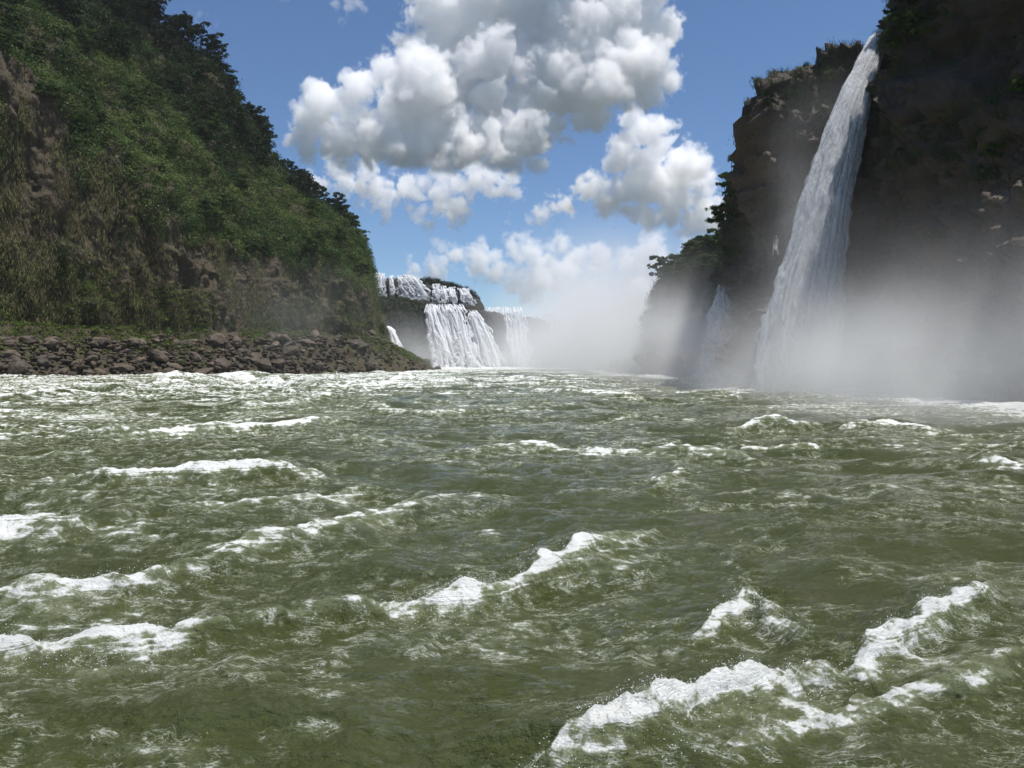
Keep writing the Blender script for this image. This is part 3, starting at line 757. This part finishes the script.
# trees of the right bank
jr2 = int(np.argmin(np.abs(levR-3.0)))
cpx2 = 512 + FPX*GR2[:, jr2, 0]/np.maximum(GR2[:, jr2, 1], 1)
def right_at(px, lev=3.0, lo=0, hi=9e9):
    j = int(np.argmin(np.abs(levR-lev))); c = 512 + FPX*GR2[:, j, 0]/np.maximum(GR2[:, j, 1], 1)
    i = int(np.argmin(np.abs(c-px) + ((GR2[:, j, 1] < lo) | (GR2[:, j, 1] > hi))*999)); return GR2[i, j]
for px, s, lb in [(742, .9, 'green tree leaning over the gorge atop the rock pillar left of the tall waterfall'),
                  (735, .75, 'small tree just below the leaning tree beside the dark rock pillar')]:
    put(headp[0 if px == 742 else 1], right_at(px, 3.05, 108, 150)-np.array([.3, 0, .5]), s, 1.2, lb, 'tree', 'trees on the right bank')
for px in (728, 718, 708, 700, 692, 684, 676, 668, 660):
    for lev in (2.45, 2.75, 3.02):
        put(headp[rng.choice((0, 1))], right_at(px, lev, 112, 200)-np.array([0, 0, .7]), rng.uniform(.6, .95), rng.uniform(0, 6),
            'rounded green tree on the low wooded headland left of the right cliff', 'tree', 'trees on the wooded headland')
for (px, y, dd, s, k, lb) in [
    (905, 52, 87, 1.15, 0, 'bright green bush on the cliff top just right of the tall waterfall'),
    (893, 22, 92, .8, 1, 'sparse dark bush against the sky above the lip of the tall waterfall'),
    (990, 165, 70, .6, 0, 'green bush clinging to the right cliff near the picture edge'),
    (985, 185, 70, .5, 0, 'small green bush below another on the right cliff'),
    (1015, 95, 68, .6, 0, 'green tuft under the overhang at the far right'),
    (928, 238, 80, .4, 0, 'little light green plant low on the dark right cliff'),
    (826, 82, 99, .5, 0, 'small bush on the rock left of the tall waterfall'),
    (765, 112, 105, .45, 1, 'small dark bush on the edge of the rock pillar')]:
    # nearest cliff point along that sight line
    d_ = GR2.reshape(-1, 3); ux, uz = (px-512)/FPX, (HOR-y)/FPX
    e = np.hypot(d_[:, 0]/np.maximum(d_[:, 1], 1)-ux, (d_[:, 2]-CAMZ)/np.maximum(d_[:, 1], 1)-uz)
    near_ = np.where(e < .006)[0]
    q_ = d_[near_[np.argmin(d_[near_, 1])]] if len(near_) else W(px, dd, ZY(y, dd))
    put(bushp[k], q_+np.array([0, .1, -.4]), s*1.35, rng.uniform(0, 6), lb, 'bush', 'bushes on the right cliff')

# ------------------------------------------------------------------ boulders
def boulder_mesh(seed):
    import bmesh
    bm = bmesh.new(); bmesh.ops.create_icosphere(bm, subdivisions=2, radius=1)
    r = np.random.default_rng(seed); pl = r.normal(size=(11, 3)); pl /= np.linalg.norm(pl, axis=1, keepdims=True); hd = r.uniform(.5, .85, 11)
    for v in bm.verts:
        p = np.array(v.co)
        for n, h in zip(pl, hd):
            s = p@n
            if s > h: p = p - n*(s-h)*.93
        v.co = Vector(p + .035*r.normal(size=3))
    me = bpy.data.meshes.new('boulder'); bm.to_mesh(me); bm.free(); me.materials.append(M_boulder); return me
bmeshes = [boulder_mesh(k) for k in range(7)]
js = [int(np.argmin(np.abs(levL-a))) for a in (.25, 1.5)]
xs_, ys_ = GL2[:, js[0], 0], GL2[:, js[0], 1]
bpx = 512+FPX*xs_/np.maximum(ys_, 1)
rub = []
for k in range(2600):
    px = rng.uniform(-60, 455); i = int(np.argmin(np.abs(bpx-px)+(ys_ > 420)*999)); lev = rng.uniform(.2, 1.25+.35*sstep(280, 380, px)+.12*math.sin(px*.09))
    j = int(np.argmin(np.abs(levL-lev))); s = rng.uniform(.25, .75)
    me_ = bmeshes[k % 7]; rub.append((GL2[i, j]+nr.uniform(-.8, .8, 3)*[1, 1, 0]+[0, 0, s*.2], s, rng.uniform(0, 6.3), k % 7))
vsb = []; qsb = []; ob_ = 0
for c_, s_, a_, k_ in rub:
    me_ = bmeshes[k_]; n_ = len(me_.vertices); v_ = np.empty(n_*3, np.float32); me_.vertices.foreach_get('co', v_); v_ = v_.reshape(-1, 3)
    f_ = np.empty(len(me_.polygons)*3, np.int32); me_.polygons.foreach_get('vertices', f_)
    v_ = v_*[s_*1.4, s_, s_*.75]; v_ = np.stack([v_[:, 0]*math.cos(a_)-v_[:, 1]*math.sin(a_), v_[:, 0]*math.sin(a_)+v_[:, 1]*math.cos(a_), v_[:, 2]], 1)
    vsb.append(v_+c_); qsb.append(f_.reshape(-1, 3)+ob_); ob_ += n_
tag(fast_mesh('shore_rubble', np.concatenate(vsb), np.concatenate(qsb), M_rubble, cols=3), 'small broken brown rocks filling the gaps between the shore boulders', 'rubble', kind='stuff')
for k in range(290):
    px = rng.uniform(-15, 450); i = int(np.argmin(np.abs(bpx-px)+(ys_ > 420)*999)); lev = rng.uniform(.22, 1.2+.5*sstep(280, 380, px))
    j = int(np.argmin(np.abs(levL-lev))); s = rng.choice((.5, .6, .7, .8, 1., 1.4, 2.1))*rng.uniform(.8, 1.15)
    o = bpy.data.objects.new('boulder', bmeshes[k % 7]); sc.collection.objects.link(o)
    o.location = tuple(GL2[i, j]+np.array([0, 0, s*.25])); o.rotation_euler = (rng.uniform(-.4, .4), rng.uniform(-.4, .4), rng.uniform(0, 6.3))
    o.scale = (s*rng.uniform(1, 1.7), s*rng.uniform(.8, 1.2), s*rng.uniform(.55, .85))
    tag(o, 'brown angular boulder lying in the rubble along the left shore', 'boulder', 'boulders along the left shore')

# ------------------------------------------------------------------ waterfalls
def waterfall(name, label, rows, n, rad, mat, group, seed, thick=.8, nv0=34, solid=(1, 1), ragged=.1, seg=6):
    """rows: (picture row, left column, right column, metres away) from lip to foot -> a bundle of falling strands with depth"""
    g = np.random.default_rng(seed)
    rows = np.array(rows, float); s = np.linspace(0, 1, 60)
    ks = (rows[:, 0]-rows[0, 0])/(rows[-1, 0]-rows[0, 0])
    yy, l, r, d = [np.interp(s, ks, rows[:, c]) for c in range(4)]
    z = np.array([ZY(a, b) for a, b in zip(yy, d)]); xl, xr = (l-512)/FPX*d, (r-512)/FPX*d
    V, Q, T, o = [], [], [], 0
    th = np.arange(seg)/seg*2*math.pi
    for k in range(n):
        u = (k+g.uniform(.1, .9))/n; w_ = g.uniform(-1, 1)
        long_ = k % 7 == 0
        if long_: u = g.uniform(.06, .94); s0 = g.uniform(0, .04); s1 = g.uniform(.8, 1.)
        else:
            u = .5+.5*np.clip(g.normal(0, .52), -1.06, 1.06); s0 = g.uniform(-.08, .93); s1 = min(1, s0+g.uniform(.06, .24)); s0 = max(0, s0)
        nv = nv0 if long_ else 12
        sl = np.linspace(s0, s1, nv)
        I = lambda a: np.interp(sl, s, a)
        wob = ragged*np.interp(np.linspace(0, 1, nv), np.linspace(0, 1, 5), g.normal(0, 1, 5))*(.3+sl)
        uu = u + wob*.12
        cx = I(xl)*(1-uu)+I(xr)*uu; half = (I(xr)-I(xl))*.5
        dep = thick*w_*np.sqrt(np.clip(1-(2*u-1)**2, 0.05, 1))*(.35+sl)
        cy = I(d) + dep + g.normal(0, .05)
        R_ = rad*g.uniform(.45, 1.5)*(.55+.75*sl)*(1+.35*np.interp(np.linspace(0, 1, nv), np.linspace(0, 1, 7), g.normal(0, 1, 7)))
        f_ = np.linspace(0, 1, nv); R_ = np.abs(R_)*np.clip(np.minimum(f_*5+.12, (1-f_)*3.5+.05), 0, 1)
        ring = np.stack([cx[:, None]+R_[:, None]*np.cos(th), cy[:, None]+R_[:, None]*.8*np.sin(th), I(z)[:, None]+0*th], -1)
        V.append(ring.reshape(-1, 3))
        b = np.arange(nv-1)[:, None]*seg+np.arange(seg)[None]; b2 = np.arange(nv-1)[:, None]*seg+(np.arange(seg)+1)[None] % seg
        Q.append(np.stack([b, b2, b2+seg, b+seg], -1).reshape(-1, 4)+o); o += nv*seg
        sol = np.interp(sl, [0, 1], solid)*g.uniform(.6, 1)
        T.append(np.repeat(sol, seg))
    ob = fast_mesh(name, np.concatenate(V), np.concatenate(Q), mat, {'solid': np.concatenate(T)}, smooth=True)
    return tag(ob, label, 'waterfall', group)
waterfall('waterfall', 'tall white waterfall leaping from the right cliff top into the mist',
  [(36,872,883,96),(44,865,880,95.5),(60,857,877,94.5),(100,837,866,93),(150,818,856,92),(200,803,846,91),(250,789,840,90.5),(300,774,835,90),(350,763,834,89.5),(400,759,832,89)],
  2200, .24, M_fall, None, 1, thick=1.6, nv0=64, solid=(1, .62), ragged=.4)
waterfall('waterfall', 'thin veil of water trailing down the dark rock right of the tall waterfall',
  [(170,846,850,93.5),(260,836,843,92),(340,832,838,91)], 10, .10, M_fall, None, 2, .3, solid=(.45, .25), ragged=.4)
waterfall('waterfall', 'tiny white spurt on the dark rock pillar left of the tall waterfall',
  [(236,772,779,97),(262,769,777,96.5)], 14, .09, M_fall, None, 3, .2, nv0=14, solid=(.7, .3), ragged=.5)
waterfall('waterfall', 'short slanting waterfall between the wooded headland and the rock pillar',
  [(281,721,731,117),(310,713,731,116),(335,709,729,115),(362,702,726,114),(385,698,724,113)], 520, .50, M_fall, None, 4, 1., solid=(1, 1), ragged=.3)
GFAR = 'distant falls at the head of the gorge'
far_falls = [
 ('leftmost white cascade of the upper far tier next to the left cliff', [(273,370,384,431),(278,369,386,428),(297,367,386,426)], 36),
 ('thin cascade beside the leftmost one of the upper far tier', [(275,390,393,437),(282,390,394,434),(296,391,395,433)], 9),
 ('broad curved cascade of the upper far tier', [(275,395,416,440),(281,396,424,437),(292,399,431,436),(301,405,434,435)], 70),
 ('narrow cascade below the bush in the upper far tier', [(284,433,440,455),(292,433,441,452),(304,434,442,451)], 18),
 ('middle narrow cascade of the upper far tier', [(286,441,447,458),(293,441,448,455),(304,442,449,454)], 16),
 ('slender cascade right of the middle one in the upper far tier', [(287,449,455,461),(294,449,456,458),(305,450,458,457)], 16),
 ('rightmost cascade of the upper far tier', [(288,458,468,465),(295,460,472,462),(306,461,476,461)], 24),
 ('left white curtain of the lower far tier', [(304,427,434,400),(312,425,436,397),(340,427,446,393),(372,432,458,391)], 36),
 ('broad middle curtain of the lower far tier', [(304,433,461,402),(310,434,464,399),(340,441,472,396),(372,450,482,394)], 80),
 ('right white curtain of the lower far tier', [(310,464,477,411),(316,465,482,408),(340,470,494,405),(372,476,508,403)], 58),
 ('misty cascade behind and right of the lower far tier', [(307,488,523,444),(312,486,525,440),(340,486,528,437),(375,488,532,435)], 90),
 ('small white fall spilling over dark rock beside the left cliff end', [(326,387,389,362),(330,388,394,356),(345,393,402,352),(364,394,410,350)], 30),
 ('faint cascade almost lost in the mist at the middle of the far wall', [(312,530,575,462),(340,530,580,458),(376,530,585,455)], 60)]
for k, (lb, rows, n) in enumerate(far_falls):
    waterfall('waterfall', lb, rows, int(n*4), .62, M_fall_far, GFAR, 20+k, thick=1.4, nv0=22, solid=(1, .8), ragged=.5)

# ------------------------------------------------------------------ volumes: mist, haze, clouds
def gn_volume(name, me, build, lo, hi, res, mat):
    o = bpy.data.objects.new(name, me); sc.collection.objects.link(o)
    g = bpy.data.node_groups.new(name, 'GeometryNodeTree')
    g.interface.new_socket('G', in_out='INPUT', socket_type='NodeSocketGeometry')
    g.interface.new_socket('G', in_out='OUTPUT', socket_type='NodeSocketGeometry')
    class B: pass
    b = B(); b.g = g; b.N = g.nodes.new; b.L = g.links.new
    b.gi = b.N('NodeGroupInput'); go = b.N('NodeGroupOutput'); b.pos = b.N('GeometryNodeInputPosition').outputs[0]
    def setv(x, s):
        if isinstance(x, bpy.types.NodeSocket): b.L(x, s)
        else: s.default_value = x
    def mm(op, a, b_=0., c=0., clamp=False):
        n = b.N('ShaderNodeMath'); n.operation = op; n.use_clamp = clamp
        for i, x in enumerate((a, b_, c)): setv(x, n.inputs[i])
        return n.outputs[0]
    def vm(op, a, b_=(0, 0, 0), sc_=None):
        n = b.N('ShaderNodeVectorMath'); n.operation = op; setv(a, n.inputs[0])
        if op != 'SCALE' and op != 'LENGTH': setv(b_, n.inputs[1])
        if sc_ is not None: n.inputs['Scale'].default_value = sc_
        return n.outputs['Value'] if op == 'LENGTH' else n.outputs[0]
    def noise(scale, det, rough=.55, vec=None):
        n = b.N('ShaderNodeTexNoise'); n.inputs['Scale'].default_value = scale; n.inputs['Detail'].default_value = det
        n.inputs['Roughness'].default_value = rough; b.L(vec if vec is not None else b.pos, n.inputs['Vector']); return n
    b.mm, b.vm, b.noise = mm, vm, noise
    dn = build(b)
    vc = b.N('GeometryNodeVolumeCube'); setv(dn, vc.inputs['Density'])
    vc.inputs['Min'].default_value = lo; vc.inputs['Max'].default_value = hi
    for k, a in zip('XYZ', res): vc.inputs['Resolution '+k].default_value = a
    sm = b.N('GeometryNodeSetMaterial'); b.L(vc.outputs[0], sm.inputs[0]); b.L(sm.outputs[0], go.inputs[0]); sm.inputs['Material'].default_value = mat
    md = o.modifiers.new('volume', 'NODES'); md.node_group = g
    return o
def vol_material(name, dens, col, an):
    m = NT(name); pv = m.n('ShaderNodeVolumePrincipled'); m.t.links.new(pv.outputs[0], m.out.inputs['Volume'])
    pv.inputs['Density'].default_value = dens; pv.inputs['Color'].default_value = col + (1,); pv.inputs['Anisotropy'].default_value = an
    return m.m

# mist: (centre, radii, strength)
blobs = [
 (W(600, 330, 15), (40, 85, 38), .021), (W(818, 90, 20), (5, 4, 17), .035), (W(800, 89, 8), (8, 6, 12), .05), (W(520, 380, 6), (34, 60, 16), .012), (W(600, 250, 10), (26, 70, 20), .020),
 (W(640, 165, 7), (20, 45, 17), .042), (W(690, 118, 4), (13, 20, 8), .040), (W(775, 84, 1), (13, 11, 9), .045), (W(700, 104, 0), (9, 9, 6), .05),
 (W(860, 80, 2), (13, 12, 8), .022), (W(930, 71, 0), (12, 9, 8), .024), (W(1010, 47, 0), (16, 9, 6), .045), (W(1120, 42, 0), (14, 9, 8), .05), (W(960, 58, 2), (12, 8, 9), .016), (W(900, 62, 0), (13, 8, 6), .030), (W(820, 76, 0), (12, 8, 7), .03), (W(730, 96, 0), (12, 10, 8), .05), (W(1090, 55, 0), (18, 11, 11), .030), (W(880, 77, 0), (8, 7, 5), .04), (W(690, 112, 1), (11, 8, 9), .05),
 (W(420, 330, 6), (24, 50, 14), .010), (W(300, 215, 14), (36, 36, 22), .0016), (W(830, 84, 12), (12, 9, 14), .006), (W(960, 68, 6), (18, 12, 11), .005)]
def mist_build(b):
    sep = b.N('ShaderNodeSeparateXYZ'); b.L(b.pos, sep.inputs[0])
    tot = 0.
    wob = b.vm('SCALE', b.vm('SUBTRACT', b.noise(.03, 4).outputs['Color'], (.5, .5, .5)), sc_=26.)
    p = b.vm('ADD', b.pos, wob)
    for c, r, s in blobs:
        q_ = b.vm('LENGTH', b.vm('DIVIDE', b.vm('SUBTRACT', p, tuple(c)), r))
        f = b.mm('SUBTRACT', 1., b.mm('MULTIPLY', q_, .62), clamp=True)
        f = b.mm('MULTIPLY', b.mm('POWER', f, 2.6), s*2.6)
        tot = b.mm('ADD', tot, f)
    n = b.noise(.075, 5, .62).outputs[0]
    n = b.mm('MULTIPLY', b.mm('SUBTRACT', n, .34, clamp=True), 4.6)
    return b.mm('MULTIPLY', tot, n)
M_mist = vol_material('mist', 1., (.98, .99, 1.), .1)
me = bpy.data.meshes.new('mist'); me.from_pydata([(0, 300, 0)], [], [])
mist = gn_volume('mist', me, mist_build, (-110, 34, -1), (120, 520, 92), (110, 230, 46), M_mist)
tag(mist, 'white mist rising from the foot of the falls and drifting through the gorge', 'mist', kind='stuff')

# clouds: blobs given as (column, row, radius, depth shift) seen from the boat, kilometres away
def cloud(name, label, blobs, D, res, dens, seed, mult=9, soft=4., flat=None):
    r = random.Random(seed); pts, rad_ = [], []
    S = D/FPX
    for (px, py, q_, dd) in blobs:
        d = D*(1+dd); c = Vector(tuple(W(px, d, ZY(py, d)))); rr = q_*S
        pts.append(c); rad_.append(rr*1.2)
        for k in range(mult):
            a = Vector((r.gauss(0, 1), r.gauss(0, 1), r.gauss(0, 1)+.25)).normalized()
            pts.append(c+a*rr*r.uniform(.55, .82)); rad_.append(rr*r.uniform(.34, .6))
    pad = 14*S
    lo = [min(p[i]-q for p, q in zip(pts, rad_))-pad for i in range(3)]; hi = [max(p[i]+q for p, q in zip(pts, rad_))+pad for i in range(3)]
    me = bpy.data.meshes.new(name); me.from_pydata([tuple(p) for p in pts], [], [])
    at = me.attributes.new('rad', 'FLOAT', 'POINT'); at.data.foreach_set('value', rad_)
    def build(b):
        w1 = b.vm('SCALE', b.vm('SUBTRACT', b.noise(1/(30*S), 5, .6).outputs['Color'], (.5, .5, .5)), sc_=30*S)
        p = b.vm('ADD', b.pos, w1)
        sn = b.N('GeometryNodeSampleNearest'); b.L(b.gi.outputs[0], sn.inputs[0]); b.L(p, sn.inputs['Sample Position'])
        s = b.N('GeometryNodeSampleIndex'); s.data_type = 'FLOAT'; b.L(b.gi.outputs[0], s.inputs[0])
        na = b.N('GeometryNodeInputNamedAttribute'); na.data_type = 'FLOAT'; na.inputs[0].default_value = 'rad'
        b.L([o for o in na.outputs if o.enabled][0], [i for i in s.inputs if i.name == 'Value' and i.enabled][0]); b.L(sn.outputs[0], s.inputs['Index'])
        ne = b.N('GeometryNodeProximity'); ne.target_element = 'POINTS'; b.L(b.gi.outputs[0], ne.inputs[0])
        b.L(p, [i for i in ne.inputs if 'Position' in i.name][0])
        f = b.mm('SUBTRACT', [o for o in s.outputs if o.enabled][0], ne.outputs['Distance'])
        v = b.N('ShaderNodeTexVoronoi'); v.inputs['Scale'].default_value = 1/(11*S); v.inputs['Detail'].default_value = 4; b.L(p, v.inputs['Vector'])
        f = b.mm('ADD', f, b.mm('MULTIPLY', b.mm('SUBTRACT', .58, v.outputs['Distance']), 12*S))
        v2 = b.N('ShaderNodeTexVoronoi'); v2.inputs['Scale'].default_value = 1/(28*S); b.L(p, v2.inputs['Vector'])
        f = b.mm('ADD', f, b.mm('MULTIPLY', b.mm('SUBTRACT', .58, v2.outputs['Distance']), 13*S))
        f = b.mm('ADD', f, b.mm('MULTIPLY', b.mm('SUBTRACT', b.noise(1/(24*S), 9, .72).outputs[0], .47), 44*S))
        f = b.mm('MULTIPLY', f, 1/(soft*S), clamp=True)
        if flat:                                     # condensation level: the base is cut level
            sp = b.N('ShaderNodeSeparateXYZ'); b.L(p, sp.inputs[0])
            f = b.mm('MULTIPLY', f, b.mm('MULTIPLY', b.mm('SUBTRACT', sp.outputs[2], ZY(flat, D)), 1/(12*S), clamp=True))
        return f
    m = vol_material('cloud', dens*3500/D, (1, 1, 1), .0)
    o = gn_volume(name, me, build, tuple(lo), tuple(hi), res, m)
    return tag(o, label, 'cloud', 'cumulus clouds', 'stuff')
cloud('cloud', 'huge white cumulus with a grey base over the middle of the gorge',
 [(300,135,22,0),(325,125,32,0),(365,120,38,0),(400,115,45,0),(440,105,50,0),(470,70,52,.03),(500,105,55,0),(545,105,45,0),(460,30,45,.04),(505,20,50,.04),
  (555,55,50,.03),(590,85,42,0),(620,75,48,.02),(650,75,30,.03),(610,35,50,.03),(640,20,42,.04),(450,0,40,.04),(490,-30,50,.04),(610,-20,50,.04),(650,-30,40,.04),
  (520,146,32,-.02),(480,150,34,-.02),(440,150,34,-.01),(400,150,32,-.01),(365,150,30,0),(335,150,26,0),(308,148,20,0),(420,155,26,-.03),(460,156,28,-.03),(500,156,26,-.03),(295,142,12,0),(545,140,24,0),(410,75,34,.02),(350,112,22,0),(425,45,30,.03),(560,-40,60,.04)], 3500, (400, 130, 230), .026, 1, flat=178)
cloud('cloud', 'white cumulus of rising lobes above the headland, right of the huge one',
 [(640,130,22,0),(655,150,30,0),(625,160,28,0),(680,175,34,0),(650,190,36,0),(615,195,26,0),(700,205,26,0),(590,190,20,0),(565,205,16,0),(540,215,12,0),(515,224,8,0),
  (670,212,24,0),(700,220,22,0),(630,210,22,0),(725,215,22,0),(742,228,20,0),(690,232,20,0),(715,236,18,0)], 4200, (270, 90, 160), .026, 2, flat=238)
cloud('cloud', 'flat white cloud bank under the grey base of the huge cumulus',
 [(318,185,16,0),(345,182,20,0),(375,188,24,0),(405,192,24,0),(440,192,26,0),(475,188,24,0),(503,186,16,0),(460,208,18,0),(420,212,16,0),(385,206,14,0),(430,224,8,0)], 5200, (270, 60, 100), .02, 3)
cloud('cloud', 'low pale cumulus peeping above the far falls',
 [(455,256,17,0),(475,262,20,0),(435,266,17,0),(418,270,12,0),(495,270,18,0),(520,252,20,0),(545,262,22,0),(500,270,18,0),(575,270,22,0),(600,262,18,0),(560,245,12,0),(630,262,22,0),(660,258,20,0),(690,262,24,0),(530,285,24,0),(580,295,26,0),(640,290,28,0)],
 7500, (200, 50, 60), .02, 4)
cloud('cloud', 'small wisp of cloud high above the left rim',
 [(205,22,9,0),(214,28,8,0),(196,18,6,0)], 3800, (60, 30, 40), .014, 5, soft=9.)
cloud('cloud', 'ragged wisp of cloud left of the top of the huge cumulus',
 [(335,8,10,0),(350,14,9,0),(360,8,8,0),(345,26,6,0),(285,3,6,0)], 3800, (80, 30, 50), .013, 6, soft=9.)

# haze: thin even air over the gorge, clouds stay outside
bx = [(-700,-60,-8.2),(700,-60,-8.2),(700,760,-8.2),(-700,760,-8.2),(-700,-60,135),(700,-60,135),(700,760,135),(-700,760,135)]
bf = [(0,3,2,1),(4,5,6,7),(0,1,5,4),(1,2,6,5),(2,3,7,6),(3,0,4,7)]
haze = fast_mesh('haze', bx, bf, vol_material('haze', .00007, (.93, .96, 1.), .2))
tag(haze, kind='stuff')
